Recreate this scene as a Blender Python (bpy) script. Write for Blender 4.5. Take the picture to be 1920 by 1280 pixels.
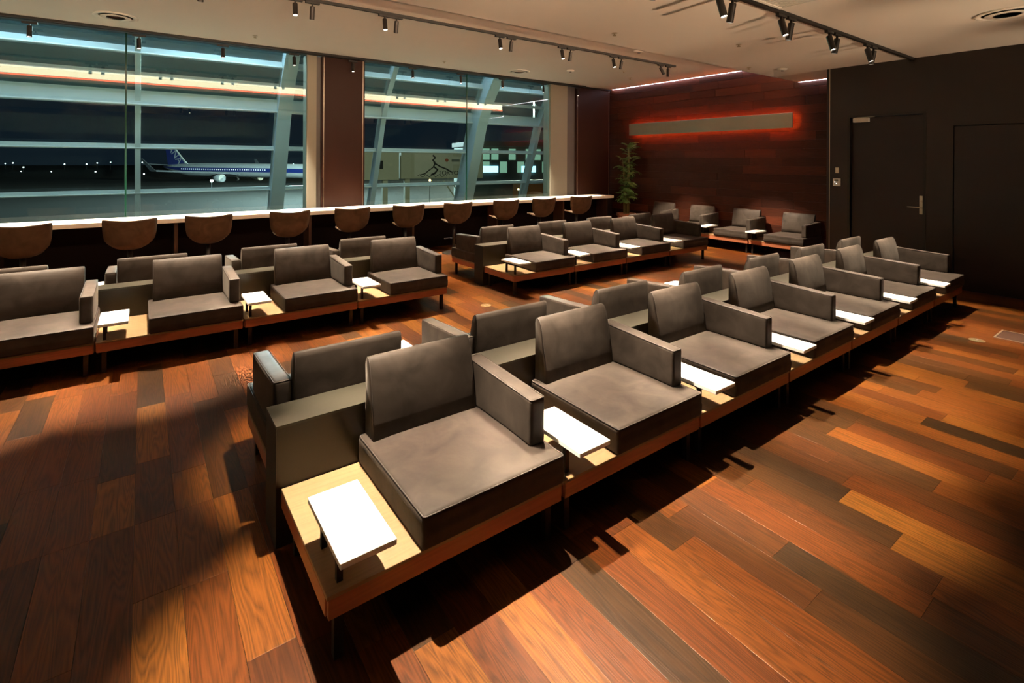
import bpy, bmesh, math, random
from mathutils import Vector, Matrix
random.seed(11)
S = bpy.context.scene
COL = S.collection
for o in list(bpy.data.objects): bpy.data.objects.remove(o)

# ------------------------------------------------------------------ camera
F_PX, PX, PY, ROLL, YAW = 951.34, 960.0, 301.3, .0045, .942
CAM = Vector((-.470, -1.632, 1.63))
c_, s_ = math.cos(YAW), math.sin(YAW)
FW = Vector((c_, s_, 0)); RT0 = Vector((s_, -c_, 0)); UP0 = Vector((0, 0, 1))
RT = RT0 * math.cos(ROLL) + UP0 * math.sin(ROLL)
UPV = UP0 * math.cos(ROLL) - RT0 * math.sin(ROLL)
cd = bpy.data.cameras.new('camera'); cam = bpy.data.objects.new('camera', cd); COL.objects.link(cam)
cd.sensor_width = 36; cd.lens = F_PX / 1920 * 36
cd.shift_y = -(640 - PY) / 1920
cd.clip_start = .05; cd.clip_end = 2000
M3 = Matrix((RT, UPV, -FW)).transposed()
cam.matrix_world = Matrix.Translation(CAM) @ M3.to_4x4()
S.camera = cam

def ray(u, v): return FW + RT * ((u - PX) / F_PX) + UPV * ((PY - v) / F_PX)
def at(u, v, depth): return CAM + ray(u, v) * depth          # depth along the optical axis
def proj(p):
    v = Vector(p) - CAM; z = v.dot(FW)
    if z < .05: return None
    return (PX + F_PX * v.dot(RT) / z, PY - F_PX * v.dot(UPV) / z, z)

# ------------------------------------------------------------------ world and exposure
W = bpy.data.worlds.new('night'); S.world = W; W.use_nodes = True
W.node_tree.nodes['Background'].inputs[0].default_value = (.10, .16, .26, 1)
W.node_tree.nodes['Background'].inputs[1].default_value = .045
S.view_settings.view_transform = 'Standard'; S.view_settings.look = 'None'
S.view_settings.gamma = 1; S.view_settings.use_curve_mapping = False
S.view_settings.exposure = 0.95
SPOT_W = {'bench': 840, 'left': 1000, 'counter': 1300}
WARM = (1.0, .84, .64)
FILL_W = 330

# ------------------------------------------------------------------ helpers
def link(o, parent=None):
    COL.objects.link(o)
    if parent is not None: o.parent = parent
    return o
def obj(name, mesh, mat=None, parent=None, loc=None, rot=None):
    o = bpy.data.objects.new(name, mesh)
    if mat is not None and len(mesh.materials) == 0: mesh.materials.append(mat)
    if loc is not None: o.location = loc
    if rot is not None: o.rotation_euler = rot
    return link(o, parent)
def empty(name, loc=(0, 0, 0), rz=0):
    o = bpy.data.objects.new(name, None); o.empty_display_size = .1
    o.location = loc; o.rotation_euler = (0, 0, rz); return link(o)
def tag(o, label=None, cat=None, group=None, kind=None):
    if label: o['label'] = label
    if cat: o['category'] = cat
    if group: o['group'] = group
    if kind: o['kind'] = kind
    return o
def copy_tree(o, parent=None):
    n = o.copy(); COL.objects.link(n); n.parent = parent
    if parent is not None: n.matrix_parent_inverse = o.matrix_parent_inverse.copy()
    for ch in list(o.children): copy_tree(ch, n)
    return n
def smooth(me):
    for p in me.polygons: p.use_smooth = True
    return me

def pyd(name, v, f, sm=False):
    me = bpy.data.meshes.new(name); me.from_pydata([tuple(x) for x in v], [], f); me.update()
    return smooth(me) if sm else me

class MB:
    """collects simple shapes for one mesh"""
    def __init__(s): s.v = []; s.f = []
    def add(s, v, f):
        b = len(s.v); s.v += [tuple(x) for x in v]; s.f += [tuple(i + b for i in q) for q in f]; return s
    def box(s, x0, x1, y0, y1, z0, z1):
        return s.add([(x0,y0,z0),(x1,y0,z0),(x1,y1,z0),(x0,y1,z0),(x0,y0,z1),(x1,y0,z1),(x1,y1,z1),(x0,y1,z1)],
                     [(0,3,2,1),(4,5,6,7),(0,1,5,4),(1,2,6,5),(2,3,7,6),(3,0,4,7)])
    def bbox(s, x0, x1, y0, y1, z0, z1, r=.004):
        """box with chamfered edges"""
        lo, hi = (x0, y0, z0), (x1, y1, z1)
        b = bmesh.new(); bmesh.ops.create_cube(b, size=1)
        for q in b.verts: q.co = Vector([lo[i] + (q.co[i] + .5) * (hi[i] - lo[i]) for i in range(3)])
        bmesh.ops.bevel(b, geom=b.edges[:], offset=r, segments=1, affect='EDGES', profile=.5)
        b.verts.index_update()
        s.add([q.co for q in b.verts], [[q.index for q in f.verts] for f in b.faces]); b.free(); return s
    def bar(s, a, b, w, h=None, up=(0, 0, 1)):
        """rectangular bar from a to b"""
        a, b = Vector(a), Vector(b); h = h or w; d = (b - a).normalized(); up = Vector(up)
        if abs(d.dot(up)) > .98: up = Vector((0, 1, 0))
        x = d.cross(up).normalized() * w / 2; y = x.cross(d).normalized() * h / 2
        v = [a - x - y, a + x - y, a + x + y, a - x + y, b - x - y, b + x - y, b + x + y, b - x + y]
        return s.add(v, [(0,3,2,1),(4,5,6,7),(0,1,5,4),(1,2,6,5),(2,3,7,6),(3,0,4,7)])
    def tube(s, pts, r, n=8, closed=False, cap=True):
        pts = [Vector(p) for p in pts]; m = len(pts); rings = []
        rr = r if isinstance(r, (list, tuple)) else [r] * m
        ref = None
        for i, p in enumerate(pts):
            if closed: d = pts[(i + 1) % m] - pts[i - 1]
            else: d = pts[min(i + 1, m - 1)] - pts[max(i - 1, 0)]
            d = d.normalized()
            if ref is None or abs(ref.dot(d)) > .99:
                ref = Vector((0, 0, 1)) if abs(d.z) < .9 else Vector((1, 0, 0))
            x = d.cross(ref).normalized(); y = x.cross(d)
            rings.append([p + (x * math.cos(t * 2 * math.pi / n) + y * math.sin(t * 2 * math.pi / n)) * rr[i] for t in range(n)])
        v = [q for r_ in rings for q in r_]; f = []
        for i in range(m if closed else m - 1):
            j = (i + 1) % m
            for t in range(n): f.append((i*n+t, i*n+(t+1) % n, j*n+(t+1) % n, j*n+t))
        if cap and not closed:
            f.append(tuple(range(n))[::-1]); f.append(tuple((m-1)*n + t for t in range(n)))
        return s.add(v, f)
    def lathe(s, prof, n=32, o=(0, 0, 0), axis=None):
        """profile of (r, z) turned about z (or axis)"""
        o = Vector(o); q = Vector((0, 0, 1)).rotation_difference(Vector(axis)).to_matrix() if axis else Matrix.Identity(3)
        v = []; f = []
        for r, z in prof:
            for t in range(n):
                a = 2 * math.pi * t / n; v.append(o + q @ Vector((r * math.cos(a), r * math.sin(a), z)))
        for i in range(len(prof) - 1):
            for t in range(n): f.append((i*n+t, i*n+(t+1) % n, (i+1)*n+(t+1) % n, (i+1)*n+t))
        if prof[0][0] > 1e-5: f.append(tuple(range(n))[::-1])
        if prof[-1][0] > 1e-5: f.append(tuple((len(prof)-1)*n + t for t in range(n)))
        return s.add(v, f)
    def mesh(s, name, sm=False): return pyd(name, s.v, s.f, sm)
    def build(s, name, mat, parent=None, sm=False, **k): return obj(name, s.mesh(name, sm), mat, parent, **k)

def rbox(name, lo, hi, r, n=4, crown=None):
    """soft rounded box; crown(x,y,z,u,v,w) may push points"""
    ax = []
    for i in range(3):
        L = hi[i] - lo[i]; e = [0, .3 * r, .65 * r, r]
        mid = [r + (L - 2 * r) * k / n for k in range(1, n)]
        ax.append([lo[i] + q for q in e + mid + [L - q for q in e[::-1]]])
    idx = {}; v = []; f = []
    def vid(i, j, k):
        if (i, j, k) not in idx:
            p = Vector((ax[0][i], ax[1][j], ax[2][k]))
            q = Vector([min(max(p[t], lo[t] + r), hi[t] - r) for t in range(3)])
            d = p - q
            if d.length > 1e-9: p = q + d.normalized() * r
            if crown:
                p = Vector(crown(p, *[(p[t] - lo[t]) / (hi[t] - lo[t]) for t in range(3)]))
            idx[(i, j, k)] = len(v); v.append(p)
        return idx[(i, j, k)]
    N = [len(a) - 1 for a in ax]
    for a in range(3):
        b, c = (a + 1) % 3, (a + 2) % 3
        for side in (0, N[a]):
            for i in range(N[b]):
                for j in range(N[c]):
                    q = []
                    for (di, dj) in ((0, 0), (1, 0), (1, 1), (0, 1)):
                        t = [0, 0, 0]; t[a] = side; t[b] = i + di; t[c] = j + dj; q.append(vid(*t))
                    f.append(tuple(q) if side else tuple(q[::-1]))
    return pyd(name, v, f, True)

# ------------------------------------------------------------------ materials
def new_mat(name):
    m = bpy.data.materials.new(name); m.use_nodes = True
    nt = m.node_tree; return m, nt, nt.nodes['Principled BSDF'], nt.nodes, nt.links
def plain(name, col, rough=.5, metal=0, bump=0, bscale=60, var=.08, vscale=3, emit=None, es=0, spec=.5, coat=0):
    m, nt, b, N, L = new_mat(name)
    b.inputs['Roughness'].default_value = rough; b.inputs['Metallic'].default_value = metal
    b.inputs['Specular IOR Level'].default_value = spec
    if coat: b.inputs['Coat Weight'].default_value = coat; b.inputs['Coat Roughness'].default_value = .1
    tc = N.new('ShaderNodeTexCoord')
    nz = N.new('ShaderNodeTexNoise'); nz.inputs['Scale'].default_value = vscale; nz.inputs['Detail'].default_value = 4
    L.new(tc.outputs['Object'], nz.inputs['Vector'])
    mx = N.new('ShaderNodeMix'); mx.data_type = 'RGBA'
    mx.inputs[6].default_value = (*[c * (1 - var) for c in col], 1); mx.inputs[7].default_value = (*[min(1, c * (1 + var)) for c in col], 1)
    L.new(nz.outputs['Fac'], mx.inputs[0]); L.new(mx.outputs[2], b.inputs['Base Color'])
    if bump:
        n2 = N.new('ShaderNodeTexNoise'); n2.inputs['Scale'].default_value = bscale; L.new(tc.outputs['Object'], n2.inputs['Vector'])
        bp = N.new('ShaderNodeBump'); bp.inputs['Strength'].default_value = bump; bp.inputs['Distance'].default_value = .01
        L.new(n2.outputs['Fac'], bp.inputs['Height']); L.new(bp.outputs[0], b.inputs['Normal'])
    if emit:
        b.inputs['Emission Color'].default_value = (*emit, 1); b.inputs['Emission Strength'].default_value = es
    return m
def emis(name, col, s):
    m, nt, b, N, L = new_mat(name)
    b.inputs['Base Color'].default_value = (0.02, 0.02, 0.02, 1)
    b.inputs['Emission Color'].default_value = (*col, 1); b.inputs['Emission Strength'].default_value = s
    return m

def wood(name, ramp, along, rough=.35, scale=1.0, attr='GEOMETRY', coat=0., grain=.5, obj_coords=False, bump=.12, spec=.5):
    """wood with a tone per board ('tone' attribute) and grain along one axis"""
    m, nt, b, N, L = new_mat(name)
    at_ = N.new('ShaderNodeAttribute'); at_.attribute_type = attr; at_.attribute_name = 'tone'
    cr = N.new('ShaderNodeValToRGB'); cr.color_ramp.elements.remove(cr.color_ramp.elements[1])
    for i, (p, c) in enumerate(ramp):
        e = cr.color_ramp.elements[0] if i == 0 else cr.color_ramp.elements.new(p)
        e.position = p; e.color = (*c, 1)
    L.new(at_.outputs['Fac'], cr.inputs[0])
    if obj_coords: tc = N.new('ShaderNodeTexCoord'); src = tc.outputs['Object']
    else: tc = N.new('ShaderNodeNewGeometry'); src = tc.outputs['Position']
    off = N.new('ShaderNodeMath'); off.operation = 'MULTIPLY'; off.inputs[1].default_value = 57.3; L.new(at_.outputs['Fac'], off.inputs[0])
    cmb = N.new('ShaderNodeCombineXYZ')
    for i in range(3): L.new(off.outputs[0], cmb.inputs[i])
    ad = N.new('ShaderNodeVectorMath'); ad.operation = 'ADD'; L.new(src, ad.inputs[0]); L.new(cmb.outputs[0], ad.inputs[1])
    mp = N.new('ShaderNodeMapping'); sc = [22 * scale, 22 * scale, 22 * scale]; sc['xyz'.index(along)] = 1.5 * scale
    mp.inputs['Scale'].default_value = sc; L.new(ad.outputs[0], mp.inputs[0])
    n1 = N.new('ShaderNodeTexNoise'); n1.inputs['Scale'].default_value = .55; n1.inputs['Detail'].default_value = 2; n1.inputs['Distortion'].default_value = .4
    L.new(mp.outputs[0], n1.inputs['Vector'])
    mm = N.new('ShaderNodeMath'); mm.operation = 'MULTIPLY'; mm.inputs[1].default_value = 17; L.new(n1.outputs['Fac'], mm.inputs[0])
    sn = N.new('ShaderNodeMath'); sn.operation = 'PINGPONG'; sn.inputs[1].default_value = .5; L.new(mm.outputs[0], sn.inputs[0])
    mp2 = N.new('ShaderNodeMapping'); sc2 = [190 * scale] * 3; sc2['xyz'.index(along)] = 5 * scale
    mp2.inputs['Scale'].default_value = sc2; L.new(ad.outputs[0], mp2.inputs[0])
    n2 = N.new('ShaderNodeTexNoise'); n2.inputs['Scale'].default_value = 1; n2.inputs['Detail'].default_value = 3; L.new(mp2.outputs[0], n2.inputs['Vector'])
    a1 = N.new('ShaderNodeMath'); a1.operation = 'MULTIPLY_ADD'; a1.inputs[1].default_value = 1.1; L.new(sn.outputs[0], a1.inputs[0]); L.new(n2.outputs['Fac'], a1.inputs[2])
    r2 = N.new('ShaderNodeMapRange'); r2.inputs[1].default_value = .35; r2.inputs[2].default_value = 1.05
    r2.inputs[3].default_value = 1 - grain; r2.inputs[4].default_value = 1 + grain * .35; L.new(a1.outputs[0], r2.inputs[0])
    mul = N.new('ShaderNodeMix'); mul.data_type = 'RGBA'; mul.blend_type = 'MULTIPLY'; mul.inputs[0].default_value = 1
    L.new(cr.outputs[0], mul.inputs[6]); L.new(r2.outputs[0], mul.inputs[7]); L.new(mul.outputs[2], b.inputs['Base Color'])
    b.inputs['Roughness'].default_value = rough; b.inputs['Coat Weight'].default_value = coat; b.inputs['Coat Roughness'].default_value = .15
    b.inputs['Specular IOR Level'].default_value = spec
    if bump:
        bp = N.new('ShaderNodeBump'); bp.inputs['Strength'].default_value = bump; bp.inputs['Distance'].default_value = .004
        L.new(a1.outputs[0], bp.inputs['Height']); L.new(bp.outputs[0], b.inputs['Normal'])
    return m

FLOOR_RAMP = [(0, (0.0263, 0.0120, 0.0037)), (.25, (0.0413, 0.0158, 0.0037)), (.5, (0.0713, 0.0188, 0.0030)), (.75, (0.1087, 0.0315, 0.0045)), (1, (0.1575, 0.0562, 0.0083))]
M = {}
M['plank'] = wood('floor_oak', FLOOR_RAMP, 'y', .36, attr='OBJECT', grain=.55, spec=.2)
M['plank_far'] = wood('floor_oak_far', FLOOR_RAMP, 'y', .36, attr='GEOMETRY', grain=.55, spec=.2)
WALL_RAMP = [(0, (0.0240, 0.0064, 0.0024)), (.4, (0.0360, 0.0088, 0.0036)), (.75, (0.0544, 0.0128, 0.0048)), (1, (0.0840, 0.0192, 0.0072))]
M['board'] = wood('wall_mahogany', WALL_RAMP, 'y', .5, attr='OBJECT', grain=.35, scale=.8, spec=.2)
M['maple'] = wood('pale_maple', [(0, (.22, .14, .067)), (1, (.25, .16, .077))], 'x', .38, attr='OBJECT', grain=.13, obj_coords=True, scale=.5, bump=.03)
M['maple_bounce'] = wood('maple_red_bounce', [(0, (.33, .105, .05)), (1, (.36, .12, .055))], 'x', .36, attr='OBJECT', grain=.15, obj_coords=True, scale=.5, bump=.03)  # same pale wood for the aprons, with red floor bounce painted in
M['walnut'] = wood('dark_walnut', [(0, (.05, .022, .012)), (1, (.06, .026, .014))], 'z', .4, attr='OBJECT', grain=.3, obj_coords=True)
M['subfloor'] = plain('subfloor', (.012, .006, .004), .9)
M['ceiling'] = plain('ceiling_paint', (.92, .87, .79), .85, bump=.02, bscale=200, var=.015)
M['darkwall'] = plain('dark_wall_panel', (.020, .0095, .005), .45, bump=.03, bscale=150, var=.1)
M['deepbrown'] = plain('deep_brown_laminate', (.005, .002, .0014), .8, spec=.1)
M['plaster'] = plain('beige_plaster', (.60, .50, .38), .8, bump=.02, bscale=120, var=.03)
M['doorleaf'] = plain('dark_door', (.016, .006, .0038), .5, var=.1)
M['black'] = plain('matt_black', (.010, .009, .008), .55, var=.1)
M['blackmetal'] = plain('black_metal', (.018, .014, .012), .38, metal=.3, var=.1)
M['bronze'] = plain('olive_bronze_laminate', (.018, .0115, .0035), .30, var=.15, vscale=2)
M['bronzetop'] = plain('grey_bronze_laminate', (.032, .027, .018), .38, var=.12, vscale=4)
M['white'] = plain('white_acrylic', (.90, .86, .79), .28, var=.01)
M['counter'] = plain('white_counter', (.85, .77, .66), .3, var=.02)
M['offwhite'] = plain('offwhite_column', (.34, .31, .24), .6, var=.03)
M['brownpanel'] = plain('brown_lacquer', (.034, .0115, .007), .40, var=.05, spec=.18)
M['greystrip'] = plain('grey_trim', (.14, .12, .11), .4, var=.05)
M['steelblue'] = plain('painted_steel', (.66, .72, .76), .4, var=.04)
M['whitebar'] = plain('white_painted_aluminium', (.72, .72, .70), .3, var=.03)
M['brushed'] = plain('brushed_steel', (.36, .34, .27), .42, metal=.75, var=.15, vscale=1.5)
M['satin'] = plain('satin_nickel', (.70, .62, .50), .3, metal=.9, var=.03)
M['plastic'] = plain('white_plastic', (.75, .70, .62), .4, var=.02)
M['lcd'] = plain('lcd_grey', (.16, .17, .12), .3)
M['piping'] = plain('dark_piping', (.045, .033, .026), .8)
M['terracotta'] = plain('terracotta', (.42, .16, .085), .7, bump=.1, bscale=40)
M['soil'] = plain('soil', (.03, .02, .013), .95, bump=.5, bscale=80)
M['leaf'] = plain('palm_leaf', (.12, .22, .055), .45, var=.45, vscale=6)
M['cane'] = plain('palm_cane', (.25, .22, .08), .5, var=.3, vscale=20)
M['lens'] = emis('lamp_lens', (1, .88, .70), 14)
M['cove'] = emis('cove_cream', (1.0, .78, .50), 7.5)
M['covered'] = emis('cove_red', (1.0, .16, .07), 9)
M['slot'] = emis('slot_white', (.92, .84, 1.0), 13)
M['halo'] = emis('halo_red', (1.0, .11, .018), 42)
M['brass'] = plain('floor_brass', (.45, .36, .2), .35, metal=.9)

def velvet(name, col, amt=.30):
    m, nt, b, N, L = new_mat(name)
    tc = N.new('ShaderNodeTexCoord'); oi = N.new('ShaderNodeObjectInfo')
    ml = N.new('ShaderNodeMath'); ml.operation = 'MULTIPLY'; ml.inputs[1].default_value = 31; L.new(oi.outputs['Random'], ml.inputs[0])
    cm = N.new('ShaderNodeCombineXYZ'); L.new(ml.outputs[0], cm.inputs[0]); L.new(ml.outputs[0], cm.inputs[1])
    ad = N.new('ShaderNodeVectorMath'); L.new(tc.outputs['Object'], ad.inputs[0]); L.new(cm.outputs[0], ad.inputs[1])
    n = N.new('ShaderNodeTexNoise'); n.inputs['Scale'].default_value = 7; n.inputs['Detail'].default_value = 5; n.inputs['Distortion'].default_value = .9
    L.new(ad.outputs[0], n.inputs['Vector'])
    mr = N.new('ShaderNodeMapRange'); mr.inputs[1].default_value = .3; mr.inputs[2].default_value = .72; L.new(n.outputs['Fac'], mr.inputs[0])
    mx = N.new('ShaderNodeMix'); mx.data_type = 'RGBA'
    mx.inputs[6].default_value = (*[c * (1 - amt) for c in col], 1); mx.inputs[7].default_value = (*[c * (1 + amt) for c in col], 1)
    L.new(mr.outputs[0], mx.inputs[0]); L.new(mx.outputs[2], b.inputs['Base Color'])
    b.inputs['Roughness'].default_value = .60; b.inputs['Specular IOR Level'].default_value = .13
    b.inputs['Sheen Weight'].default_value = .06; b.inputs['Sheen Roughness'].default_value = .4; b.inputs['Sheen Tint'].default_value = (.9, .78, .66, 1)
    n3 = N.new('ShaderNodeTexNoise'); n3.inputs['Scale'].default_value = 9; n3.inputs['Detail'].default_value = 3; L.new(ad.outputs[0], n3.inputs['Vector'])
    bp = N.new('ShaderNodeBump'); bp.inputs['Strength'].default_value = .10; bp.inputs['Distance'].default_value = .02
    L.new(n3.outputs['Fac'], bp.inputs['Height']); L.new(bp.outputs[0], b.inputs['Normal'])
    return m
M['velvet'] = velvet('taupe_velvet', (.042, .0315, .0245))
M['chairfab'] = velvet('brown_velvet', (.085, .048, .025), .25)

def glass(name, tint, refl=1.0):
    m, nt, b, N, L = new_mat(name); N.remove(b); out = N['Material Output']
    tr = N.new('ShaderNodeBsdfTransparent'); tr.inputs[0].default_value = (*tint, 1)
    gl = N.new('ShaderNodeBsdfGlossy'); gl.inputs['Roughness'].default_value = .0; gl.inputs[0].default_value = (.92, .97, .95, 1)
    fr = N.new('ShaderNodeFresnel'); fr.inputs[0].default_value = 1.5
    mu = N.new('ShaderNodeMath'); mu.operation = 'MULTIPLY'; mu.inputs[1].default_value = refl; mu.use_clamp = True; L.new(fr.outputs[0], mu.inputs[0])
    mx = N.new('ShaderNodeMixShader'); L.new(mu.outputs[0], mx.inputs[0]); L.new(tr.outputs[0], mx.inputs[1]); L.new(gl.outputs[0], mx.inputs[2])
    L.new(mx.outputs[0], out.inputs[0]); return m
M['glass'] = glass('window_glass', (.80, .90, .87), 1.1)
M['outerglass'] = glass('facade_glass', (.78, .88, .88), .6)
def painted_haze(name):
    m = glass(name, (.62, .76, .76), .6); nt = m.node_tree; N, L = nt.nodes, nt.links
    old = N['Material Output'].inputs[0].links[0].from_socket
    df = N.new('ShaderNodeBsdfDiffuse'); df.inputs[0].default_value = (.36, .52, .55, 1)  # teal diffuse share paints the reflected haze into the upper panes
    mx = N.new('ShaderNodeMixShader'); mx.inputs[0].default_value = .30
    L.new(old, mx.inputs[1]); L.new(df.outputs[0], mx.inputs[2]); L.new(mx.outputs[0], N['Material Output'].inputs[0]); return m
M['hazeglass'] = painted_haze('painted_haze_facade_glass')
M['greenedge'] = plain('glass_edge', (.012, .075, .045), .15)

# ================================================================== SETTING
HC, SC = 3.40, 3.05            # high ceiling over the window side, soffit over the near side
STEP_Y = 2.68
XW, XD = 9.0, 8.0              # wood wall, dark door wall
WIN_Y = 7.25
XL, YR = -4.6, -3.2            # unseen left end and rear wall
def struct(o): return tag(o, kind='structure')

# ---- floor with planks
YP = YR
fl = struct(MB().box(XL, XW + .1, YP, 7.35, -.12, -.013).build('floor', M['subfloor']))
PWD = .152
pm = MB(); pm.v = []
def plank_mesh():
    e = .006                                                    # unit plank with eased top edges
    v = [(-.5,-.5,-1),(.5,-.5,-1),(.5,.5,-1),(-.5,.5,-1),(-.5,-.5,-.02),(.5,-.5,-.02),(.5,.5,-.02),(-.5,.5,-.02),
         (-.5+e,-.5+e*.2,0),(.5-e,-.5+e*.2,0),(.5-e,.5-e*.2,0),(-.5+e,.5-e*.2,0)]
    f = [(0,3,2,1),(0,1,5,4),(1,2,6,5),(2,3,7,6),(3,0,4,7),(4,5,9,8),(5,6,10,9),(6,7,11,10),(7,4,8,11),(8,9,10,11)]
    return v, f
PV, PFc = plank_mesh()
def poly_area(pts):
    cl = pts
    for ax, lim, sg in ((0, 0, 1), (0, 1920, -1), (1, 0, 1), (1, 1280, -1)):
        out = []
        for i in range(len(cl)):
            a, b = cl[i - 1], cl[i]; da, db = sg * (a[ax] - lim), sg * (b[ax] - lim)
            if (da >= 0) != (db >= 0):
                t = da / (da - db); out.append((a[0] + (b[0]-a[0])*t, a[1] + (b[1]-a[1])*t))
            if db >= 0: out.append(b)
        cl = out
        if not cl: return 0
    return abs(sum(cl[i-1][0]*cl[i][1] - cl[i][0]*cl[i-1][1] for i in range(len(cl)))) / 2
FOOT = [(0, 7, .0, 1.53), (-1.76, 2.24, 3.28, 4.81), (3.14, 7.14, 3.28, 4.81), (8.25, 9, 2.2, 6.1), (-5, 8.4, 6.6, 7.4), (8, 9.2, -4, 1.8)]
planks = []
x = XL
while x < XW:
    cx = x + PWD / 2; cuts = [YP]; y = YP + random.uniform(.2, 1.0)
    while y < 7.3:
        cuts.append(y); y += random.choice((.6, .75, .9, .9, 1.05, 1.2)) + random.uniform(-.05, .05)
    cuts.append(7.33)
    if cx < 0.0: cuts = sorted([q for q in cuts if abs(q - 1.18) > .2] + [1.18])
    for a, b in zip(cuts[:-1], cuts[1:]):
        tone = min(1, max(0, random.gauss(.52, .27)))
        P = [proj((px_, py_, 0)) for px_, py_ in ((x, a), (x + PWD, a), (x + PWD, b), (x, b))]
        A = 0
        if all(P): A = poly_area([p[:2] for p in P])
        my = (a + b) / 2
        if any(fx0 < cx < fx1 and fy0 < my < fy1 for fx0, fx1, fy0, fy1 in FOOT): A *= .02
        planks.append((A, cx, a, b, tone))
    x += PWD
planks.sort(key=lambda t: -t[0])
pmesh = pyd('plank', PV, PFc); pmesh.materials.append(M['plank'])
for A, cx, a, b, tone in planks[:300]:
    o = obj('plank', pmesh, None, fl, loc=(cx, (a + b) / 2, 0)); o.scale = (PWD - .0012, b - a - .0012, .0125); o['tone'] = tone
rest = MB(); tones = []
for A, cx, a, b, tone in planks[300:]:
    rest.add([(cx + v[0]*(PWD-.0012), (a+b)/2 + v[1]*(b-a-.0012), v[2]*.0125) for v in PV], PFc); tones += [tone] * len(PV)
me = rest.mesh('remaining_planks'); at_ = me.attributes.new('tone', 'FLOAT', 'POINT'); at_.data.foreach_set('value', tones)
tag(obj('remaining_planks', me, M['plank_far'], fl), kind='stuff')

# ---- ceilings: high part by the window, lower soffit on the near side
struct(MB().box(XL, XW - .06, STEP_Y + .14, 7.1, HC, HC + .1).build('ceiling', M['ceiling']))
sof = struct(MB().box(XL, XW - .06, YR, STEP_Y, SC, SC + .12).box(XL, XW - .06, STEP_Y - .1, STEP_Y + .16, HC + .1, HC + .2).build('ceiling_soffit', M['ceiling']))
# luminous cove along the step (faces the window)
cv = struct(empty('trim_1', (0, STEP_Y, SC)))
cv['label'] = 'cream and red light cove along the ceiling step'
MB().box(XL, XW - .08, -.05, -.02, .225, HC - SC + .1).build('cove_panel', M['cove'], cv)
MB().box(XL, XW - .08, -.015, .008, .185, .213).build('red_light_strip', M['covered'], cv)
MB().box(XL, XW - .08, -.02, .0, .0, .18).build('cove_fascia', M['ceiling'], cv)

# ---- wood wall with separate boards
wb = struct(MB().box(XW, XW + .12, 1.7, 7.4, 0, 3.6).build('wall_back', M['walnut']))
bmesh_board = MB().bbox(-.5, .5, -.5, .5, -.5, .5, .02).mesh('board'); bmesh_board.materials.append(M['board'])
RH = .1555
nrow = int(3.42 / RH) + 1
for r in range(nrow):
    z0 = r * RH; y = 1.82 - random.uniform(0, .8)
    while y < 7.3:
        ln = random.choice((.6, .8, .95, 1.1, 1.35, 1.5)); a, b = max(y, 1.82), min(y + ln, 7.3); y += ln
        if b - a < .08: continue
        z1 = min(z0 + RH, HC + .04)
        th = .022 + random.uniform(0, .004)
        o = obj('board', bmesh_board, None, wb, loc=(XW - th / 2, (a + b) / 2, (z0 + z1) / 2))
        o.scale = (th, b - a - .002, z1 - z0 - .002); o['tone'] = min(1, max(0, random.gauss(.42, .27)))
# light slots at the top of the wood wall
sl = struct(empty('trim_2', (XW - .06, 0, HC))); sl['label'] = 'white light slot between high ceiling and wood wall'
MB().box(.002, .032, STEP_Y + .17, 7.1, .0, .03).build('light_strip', M['slot'], sl)
MB().box(-.06, .06, STEP_Y + .17, 7.1, .101, .13).build('slot_cover', M['ceiling'], sl)
sl2 = struct(empty('trim_3', (XW - .06, 0, SC))); sl2['label'] = 'white light slot between soffit and wood wall'
MB().box(.002, .032, 1.85, STEP_Y - .01, .0, .03).build('light_strip', M['slot'], sl2)
MB().box(-.06, .06, 1.85, STEP_Y, .121, .14).build('slot_cover', M['ceiling'], sl2)

# ---- dark wall with doors
DY0, DY1, DZ = .60, 1.535, 2.32
PY0, PY1, PZ = -1.45, .32, 2.11
dw = struct(MB().box(XD, XD + .2, DY1, 1.80, 0, SC).box(XD, XD + .2, PY1, DY0, 0, SC).box(XD, XD + .2, DY0, DY1, DZ, SC)
            .box(XD, XD + .2, PY0, PY1, PZ, SC).box(XD, XD + .2, YR, PY0, 0, SC).box(XD, XW, 1.80, 1.82, 0, SC).build('wall_right', M['darkwall']))
MB().box(XD - .004, XD + .002, 1.775, 1.783, 0, SC).build('corner_bead', M['satin'], dw)
d1 = struct(empty('door_1', (XD, (DY0 + DY1) / 2, 0)))
MB().box(.055, .095, -.43, .43, 0.005, DZ - .035).build('door_leaf', M['doorleaf'], d1)
MB().box(-.006, .16, -.4675, -.435, 0, DZ).box(-.006, .16, .435, .4675, 0, DZ).box(-.006, .16, -.435, .435, DZ - .03, DZ).build('door_frame', M['blackmetal'], d1)
yp = .648 - (DY0 + DY1) / 2
pl = MB().bbox(.048, .055, yp - .035, yp + .035, .93, 1.18, .002).build('handle_plate', M['satin'], d1)
MB().tube([(.05, yp - .005, 1.02), (.0, yp - .005, 1.02), (-.01, yp + .005, 1.022), (-.01, yp + .03, 1.024), (-.008, yp + .155, 1.026)], .009, 8).build('lever', M['satin'], pl, sm=True)
MB().lathe([(.0, 0), (.02, 0), (.018, .018), (0, .018)], 16, (.046, yp - .003, 1.105), (-1, 0, 0)).build('lock_cylinder', M['satin'], pl, sm=True)
cl = MB().bbox(.0, .054, .20, .40, DZ - .105, DZ - .045, .004).build('door_closer', M['plastic'], d1)
MB().bar((.01, .39, DZ - .04), (.0, .12, DZ - .034), .022, .008).build('closer_arm', M['satin'], cl)
d2 = struct(empty('door_2', (XD, (PY0 + PY1) / 2, 0)))
hw = (PY1 - PY0) / 2
MB().box(.012, .06, -hw + .012, hw - .012, 0.005, PZ - .012).build('door_leaf', M['doorleaf'], d2)
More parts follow.
